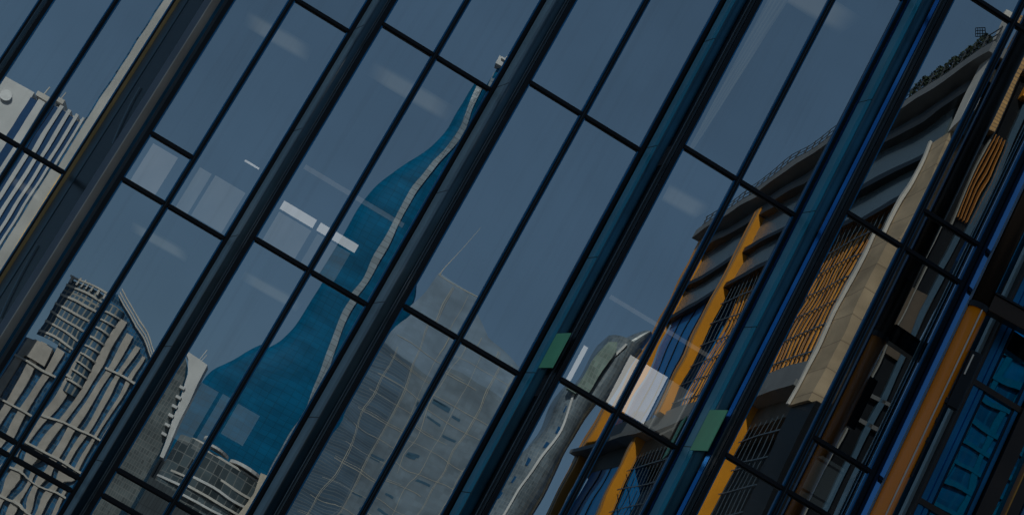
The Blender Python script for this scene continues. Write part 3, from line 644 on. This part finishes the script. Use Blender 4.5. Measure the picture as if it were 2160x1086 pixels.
# banded tower with a white winding line
S = Site(5, 260)
rt = empty("banded_tower", S.base(22.5, 306), "grey banded tower with thin white winding line and pale green top, mirrored beside orange posts", "tower")
BL2 = [(80.8, 20.4), (75.2, 20.2), (72.0, 19.3), (69.4, 19.4), (65.4, 20.0), (59.6, 19.0), (57.4, 17.4), (48.8, 17.0), (40, 16.5), (-2, 16)]
BR2 = [(86, 27.2), (70, 25.6), (50, 24.9), (-2, 24.4)]
RB2 = [(82.3, 23.9), (78.0, 22.4), (76.9, 21.7), (71.0, 21.2), (67.9, 21.8), (64.8, 22.2), (60.5, 21.5), (56.2, 20.8), (53.0, 20.4), (48.0, 20.2), (40, 20.6), (-2, 20)]
fl2 = lambda z: smooth_tab(BL2, z, 1.6); fr2 = lambda z: smooth_tab(BR2, z); rb2 = lambda z: smooth_tab(RB2, z)
zs2 = [-2 + (82.5 + 2) * k / 90 for k in range(91)]
mb = MB(); loft(mb, fl2, fr2, 308, 4.5, zs2); part(mb, "banded_shaft", mat_lines("banded_cladding", (0.15, 0.195, 0.235), (0.23, 0.26, 0.28), 0.42, 0.62, 0.03, 0.3, var=0.2), rt, S)
mb = MB(); ribbon(mb, fl2, fr2, 308, 4.5, rb2, lambda z: 0.42, [z for z in zs2 if z < 82]); part(mb, "winding_line", WHITE, rt, S)
mb = MB(); ribbon(mb, fl2, fr2, 308, 4.5, lambda z: fr2(z) - 0.35, lambda z: 0.35, zs2); part(mb, "edge_line", mat("cream_edge", (0.55, 0.45, 0.30), 0.6), rt, S)
mb = MB(); mb.elev([(19.6, 71), (21.6, 71), (22.6, 79.5), (21.9, 81), (20.5, 80.4)], 302.6, 304); part(mb, "green_screen", mat_lines("green_glass", (0.20, 0.28, 0.25), (0.26, 0.32, 0.3), 0.5, 0.8, 0.05, 0.4), rt, S)
mb = MB(); loft(mb, lambda z: fl2(80) + 1.6 + (z - 82) * 0.9, lambda z: fr2(z) - 0.2, 308, 3.6, [82.4, 83.4, 84.6, 85.8]); part(mb, "crown", MATS["banded_cladding"], rt, S)
for k in range(7):
    mb = MB(); z = 46 + 3.6 * k + rnd.uniform(-0.6, 0.6); x = fl2(z) + rnd.uniform(0.7, 2.2); yy = surf_y(fl2, fr2, 308, 4.5, x, z)
    mb.box(x, x + 0.6, yy - 0.25, yy + 0.6, z, z + 1.2); part(mb, "window", mat("vivid_blue_pane", (0.005, 0.08, 0.22), 0.2), rt, S)

FRAMEGREY = mat("frame_grey_render", (0.13, 0.13, 0.13), 0.8)
# framed block seen in the narrow blue panes
S = Site(7, 290)
rt = empty("framed_block", S.base(80, 306), "tall block with pale window frames, mirrored in the narrow blue panes", "building")
mb = MB(); mb.box(71, 95, 301, 318, -2, 108); part(mb, "wall", mat_lines("framed_glass", (0.05, 0.10, 0.13), (0.10, 0.13, 0.15), 2.2, 3.0, 0.15, 0.3, var=0.4), rt, S)
mb = MB()
for k in range(24): mb.box(70.8, 95.2, 300.4, 301, 12 + 4.1 * k, 12.8 + 4.1 * k)
part(mb, "frame_bands", FRAMEGREY, rt, S)
mb = MB()
for k in range(6): mb.box(71 + 4.6 * k, 72.2 + 4.6 * k, 300.5, 301, -2, 107)
part(mb, "frame_piers", FRAMEGREY, rt, S)

# white slab with vertical slots (seen in the leftmost bay)
S = Site(1, 300)
rt = empty("white_slotted_block", S.base(-80, 305), "white block with tall blue vertical slots and a round disc, mirrored beside the grey shaft", "building")
mb = MB(); mb.box(-90, -79.9, 300, 315, -2, 70.2); mb.box(-79.9, -71.9, 301.2, 315, -2, 69.4); part(mb, "wall", WHITE, rt, S)
for x0, x1, zt in ((-80.0, -78.6, 69.2), (-77.4, -76.5, 69.0), (-75.8, -74.9, 69.0), (-74.3, -73.5, 68.8), (-73.0, -72.3, 68.6)):
    mb = MB(); mb.box(x0, x1, 299.9, 301.4, -2, zt); part(mb, "slot_window", mat("slot_blue", (0.008, 0.06, 0.17), 0.25), rt, S)
mb = MB()
for x0, x1 in ((-78.6, -77.4), (-76.5, -75.8), (-74.9, -74.3), (-73.5, -73.0), (-72.3, -71.9)): mb.box(x0, x1, 299.6, 301.2, -2, 69.6)
part(mb, "pier_panels", WHITE, rt, S)
mb = MB(); mb.tube((-83.4, 299.9, 67.3), (-83.4, 299.4, 67.3), 0.9, 24); part(mb, "disc", mat("white_disc", (0.8, 0.8, 0.8), 0.5), rt, S)
mb = MB(); mb.box(-79.8, -76.6, 301.0, 306, 70.2, 71.0); mb.tube((-78.9, 302, 71), (-78.7, 302, 72.6), 0.12); mb.tube((-77.6, 302, 71), (-77.5, 302, 72.4), 0.10); part(mb, "roof_plant", CONCPALE, rt, S)
# grey shaft
S = Site(1, 290)
rt = empty("grey_shaft_tower", S.base(-70, 303), "slender pale grey service tower seen as a long light band beside the painted gold glint", "tower")
mb = MB(); mb.box(-71.6, -66.8, 300, 306, -2, 118); part(mb, "shaft", mat("brushed_grey_shaft", (0.50, 0.49, 0.47), 0.6, var=0.2, scale=0.12), rt, S)
mb = MB(); mb.box(-72.0, -71.6, 300.6, 306, -2, 118); part(mb, "side_panel", WINBLUE, rt, S)
mb = MB(); mb.box(-69.8, -69.3, 299.7, 300, -2, 118); part(mb, "glint_edge", GOLD, rt, S)

# ------------------------------------------------------------------ orange building with louvres (far side of the street, seen in the right bays)
K = 2.5
mo = mirror(5.5)
def OS(P): return mo(Vector((P.x * K, P.y * K, 1.6 + (P.z - 1.6) * K)))
def fpt(y, z, out=0.0): nx, ny = -0.9957, -0.0928; return Vector((21.411 - 0.0932 * y + nx * out, y + ny * out, z))
def fbox(mb, y0, y1, z0, z1, o0, o1):
    mb.prism([fpt(y0, z0, o0), fpt(y1, z0, o0), fpt(y1, z0, o1), fpt(y0, z0, o1)], [fpt(y0, z1, o0), fpt(y1, z1, o0), fpt(y1, z1, o1), fpt(y0, z1, o1)])
b0 = OS(fpt(95, 0)); rt = empty("louvred_building", (b0.x, b0.y, 0), "orange louvred building with stone corner, steel mesh and roof railing, mirrored in glass", "building")
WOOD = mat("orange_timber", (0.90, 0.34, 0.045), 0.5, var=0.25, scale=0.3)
ORP = mat("orange_post_paint", (0.70, 0.27, 0.010), 0.45, var=0.12, scale=0.2)
STONE = mat_lines("sandstone_blocks", (0.46, 0.345, 0.225), (0.24, 0.17, 0.11), 30, 3.2, 0.06, 0.85, var=0.12)
DKGL = mat("dark_glass_and_shade", (0.007, 0.008, 0.010), 0.4, spec=0.12, var=0.4, scale=0.1)
SMOKE = mat("slate_spandrel_glass", (0.085, 0.115, 0.13), 0.25, var=0.12, scale=0.08)
VIVID = mat("vivid_blue_glass", (0.0, 0.16, 0.46), 0.4, var=0.15, scale=0.1)
SLABG = mat("slab_grey", (0.17, 0.175, 0.18), 0.6, var=0.15, scale=0.2)
STEEL = mat("mesh_steel", (0.09, 0.13, 0.17), 0.45, 0.3)
mb = MB(); fbox(mb, 76, 116, -2, 41.0, -2.2, -1.2); part(mb, "inner_wall", DKGL, rt, OS)
mb = MB(); fbox(mb, 75.6, 116.2, 40.75, 41.25, -2.3, 0.9); part(mb, "roof", SLABG, rt, OS)
mb = MB(); fbox(mb, 76, 116, 39.6, 40.3, -1.2, 0.35); part(mb, "cornice", mat("dark_cornice", (0.02, 0.02, 0.02), 0.5), rt, OS)
mb = MB(); fbox(mb, 79.6, 115.4, 34.8, 39.6, -1.2, -0.05); part(mb, "spandrel_glass", SMOKE, rt, OS)
for z in (37.1, 34.75):
    mb = MB(); fbox(mb, 79.6, 115.6, z - 0.17, z + 0.17, -0.1, 0.28); part(mb, "rail_band", DKGL, rt, OS)
# upper open storey: posts, blue glass, louvres, mesh
for (z0, z1) in ((26.6, 34.6), (14.6, 23.5), (3.0, 11.6)):
    mb = MB(); fbox(mb, 104.2, 114.0, z0, z1, -1.2, -0.12); part(mb, "blue_window", VIVID, rt, OS)
    for y in (106.8, 109.2, 111.6):
        mb = MB(); fbox(mb, y, y + 0.12, z0, z1, -0.12, -0.06); part(mb, "window_mullion", DKGL, rt, OS)
for k in range(33):
    y = 82.9 + 0.58 * k
    mb = MB(); lo = []; hi = []
    segs = 10
    for s_ in range(segs):
        za, zb = 26.7 + 7.9 * s_ / segs, 26.7 + 7.9 * (s_ + 1) / segs
        wa = 0.25 * math.sin(s_ * 0.45); wb = 0.25 * math.sin((s_ + 1) * 0.45)
        d0 = 0.16
        mb.prism([fpt(y + wa, za, -0.45), fpt(y + d0 + wa, za, -0.45), fpt(y + d0 + wa, za, -0.40), fpt(y + wa, za, -0.40)],
                 [fpt(y + wb, zb, -0.45), fpt(y + d0 + wb, zb, -0.45), fpt(y + d0 + wb, zb, -0.40), fpt(y + wb, zb, -0.40)])
    part(mb, "louvre_blade", WOOD, rt, OS)
for (y0, y1, za, zb) in ((80.0, 102.0, 26.6, 34.6), (87.2, 103.6, 14.6, 23.5), (80.0, 85.4, 14.6, 23.5)):
    mb = MB(); z = za + 0.35
    while z < zb: fbox(mb, y0, y1, z - 0.03, z + 0.03, 0.12, 0.15); z += 1.28
    y = y0
    while y < y1: fbox(mb, y, y + 0.035, za, zb, 0.08, 0.10); y += 0.72
    part(mb, "wire_mesh", STEEL, rt, OS)
for z in (24.9, 13.0):
    mb = MB(); fbox(mb, 79.6, 116, z, z + 1.7, -1.2, 0.05); part(mb, "spandrel_band", SLABG, rt, OS)
    mb = MB(); fbox(mb, 79.4, 116, z - 0.28, z + 0.0, -1.2, 0.75); part(mb, "floor_edge", SLABG, rt, OS)
    mb = MB(); fbox(mb, 79.6, 116, z + 0.22, z + 0.50, 0.06, 0.2); part(mb, "dark_band", DKGL, rt, OS)
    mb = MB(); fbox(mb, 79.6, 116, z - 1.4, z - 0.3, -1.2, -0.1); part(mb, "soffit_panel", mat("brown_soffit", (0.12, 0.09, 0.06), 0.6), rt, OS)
for y0, y1, z0, z1, o in ((114.6, 116.0, -2, 40.8, 0.4), (102.9, 104.1, 26.4, 40.2, 0.42), (103.8, 104.6, -2, 24.8, 0.5), (86.0, 86.8, -2, 24.8, 0.5)):
    mb = MB(); fbox(mb, y0, y1, z0, z1, -0.12, o); part(mb, "orange_post", ORP, rt, OS)
    mb = MB(); fbox(mb, y0 + 0.40, y0 + 0.62, z0, z1, o, o + 0.03); part(mb, "post_groove", mat("post_groove", (0.20, 0.15, 0.10), 0.5), rt, OS)
# sandstone corner
mb = MB(); fbox(mb, 77.0, 79.5, 23.6, 37.3, -0.25, 0.45); part(mb, "corner_pier", STONE, rt, OS)
mb = MB(); fbox(mb, 76.5, 79.4, -2, 23.6, -0.25, 0.3); part(mb, "pier_foot_in_shade", DKGL, rt, OS)  # lower pier is stone in shade, the shade painted dark
mb = MB(); mb.box(13.72, 14.12, 75.7, 77.2, 37.3, 43.2); part(mb, "corner_pier", CONCPALE, rt, OS)
mb = MB(); mb.box(14.4, 15.25, 75.3, 76.2, 37.3, 43.0); part(mb, "timber_screen", mat_lines("lined_timber_screen", (0.55, 0.30, 0.10), (0.30, 0.17, 0.07), 30, 0.45, 0.08, 0.5, var=0.1), rt, OS)
mb = MB(); mb.box(15.75, 16.4, 75.3, 76.2, 39.6, 45); part(mb, "timber_screen", ORP, rt, OS)
mb = MB(); fbox(mb, 79.1, 79.35, 23.6, 37.3, 0.5, 0.62); part(mb, "pier_edge", CONCPALE, rt, OS)
# end face: dark glass, its shade put into the colours, with light-blue strips and floor edges
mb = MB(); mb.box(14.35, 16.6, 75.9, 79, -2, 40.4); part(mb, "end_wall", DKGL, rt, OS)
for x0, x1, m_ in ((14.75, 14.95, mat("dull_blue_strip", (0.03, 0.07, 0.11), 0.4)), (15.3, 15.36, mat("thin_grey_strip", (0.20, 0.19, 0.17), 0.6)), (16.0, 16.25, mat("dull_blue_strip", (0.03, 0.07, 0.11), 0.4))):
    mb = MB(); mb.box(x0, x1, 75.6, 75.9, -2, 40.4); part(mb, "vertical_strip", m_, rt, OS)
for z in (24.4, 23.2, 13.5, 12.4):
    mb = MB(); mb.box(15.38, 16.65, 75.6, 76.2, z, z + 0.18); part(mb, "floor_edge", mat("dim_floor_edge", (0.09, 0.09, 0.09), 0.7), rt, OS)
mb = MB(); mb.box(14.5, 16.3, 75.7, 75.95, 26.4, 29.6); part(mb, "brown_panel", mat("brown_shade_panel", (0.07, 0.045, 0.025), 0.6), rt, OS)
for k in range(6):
    mb = MB(); mb.box(15.42 + 0.15 * k, 15.45 + 0.15 * k, 75.6, 75.9, 33.2, 37.4); part(mb, "louvre_blade", mat("shade_painted_timber", (0.40, 0.15, 0.02), 0.6), rt, OS)  # shade of this face put into the darker timber colour
mb = MB(); mb.box(16.75, 18.8, 77, 82, 32.4, 42.0); part(mb, "blue_box", VIVID, rt, OS)
# roof railing
mb = MB()
for z in (41.35, 41.62, 41.9, 42.2): fbox(mb, 76, 116, z, z + 0.035, 0.70, 0.735)
y = 76.0
while y < 116: fbox(mb, y, y + 0.07, 41.2, 42.25, 0.69, 0.75); y += 1.2
part(mb, "roof_railing", mat("railing_steel", (0.05, 0.055, 0.06), 0.5), rt, OS)
# clipped shrubs along the roof edge
LEAF = mat("dark_leaf", (0.025, 0.04, 0.02), 0.8, var=0.4, scale=0.8)
rr = random.Random(3)
SHN = ("first from the stone corner", "second from the stone corner", "third from the stone corner", "fourth from the stone corner", "fifth from the stone corner")
for k in range(5):
    y = 78.6 + 1.75 * k; b0 = OS(fpt(y, 41.25, 0.3))
    r2 = empty("roof_shrub", b0, f"dark roof shrub behind the railing, {SHN[k]}, mirrored", "shrub", "shrubs along the mirrored roof edge")
    mb = MB()
    for q_ in range(420):
        t = rr.random(); rad = 0.55 * (1 - abs(2 * t - 0.9) * 0.7) * rr.random() ** 0.5; an = rr.uniform(0, 6.28)
        c = fpt(y + rad * math.cos(an), 41.25 + 1.75 * t, 0.35 + rad * math.sin(an)); s_ = 0.09
        d1 = Vector((rr.uniform(-1, 1), rr.uniform(-1, 1), rr.uniform(-1, 1))).normalized() * s_; d2 = Vector((rr.uniform(-1, 1), rr.uniform(-1, 1), rr.uniform(-1, 1))).normalized() * s_
        mb.add([c - d1, c + d2, c + d1, c - d2], [(0, 1, 2, 3)])
    part(mb, "foliage", LEAF, r2, OS)
    mb = MB(); mb.tube(fpt(y, 41.25, 0.35), fpt(y, 42.0, 0.35), 0.05, 6); part(mb, "stem", BROWN, r2, OS)
# floodlight mast leaning over the roof
m0 = fpt(77.6, 41.3, 0.4)
b0 = OS(m0); r2 = empty("floodlight_mast", b0, "thin leaning roof mast carrying a square grid of lamps, mirrored", "mast")
m0 = Vector((14.05, 77.6, 41.3)); hd = Vector((13.5, 77.6, 42.35))
mb = MB(); mb.tube(m0, hd, 0.018, 6); part(mb, "pole", BLACK, r2, OS)
sd = Vector((-0.875, 0, -0.484)); up = Vector((-0.484, 0, 0.875))
mb = MB()
for k in range(5): p = hd + sd * (0.12 * k); mb.tube(p, p + up * 0.42, 0.02, 5)
for k in range(4): p = hd + up * (0.14 * k); mb.tube(p, p + sd * 0.48, 0.02, 5)
part(mb, "lamp_frame", BLACK, r2, OS)
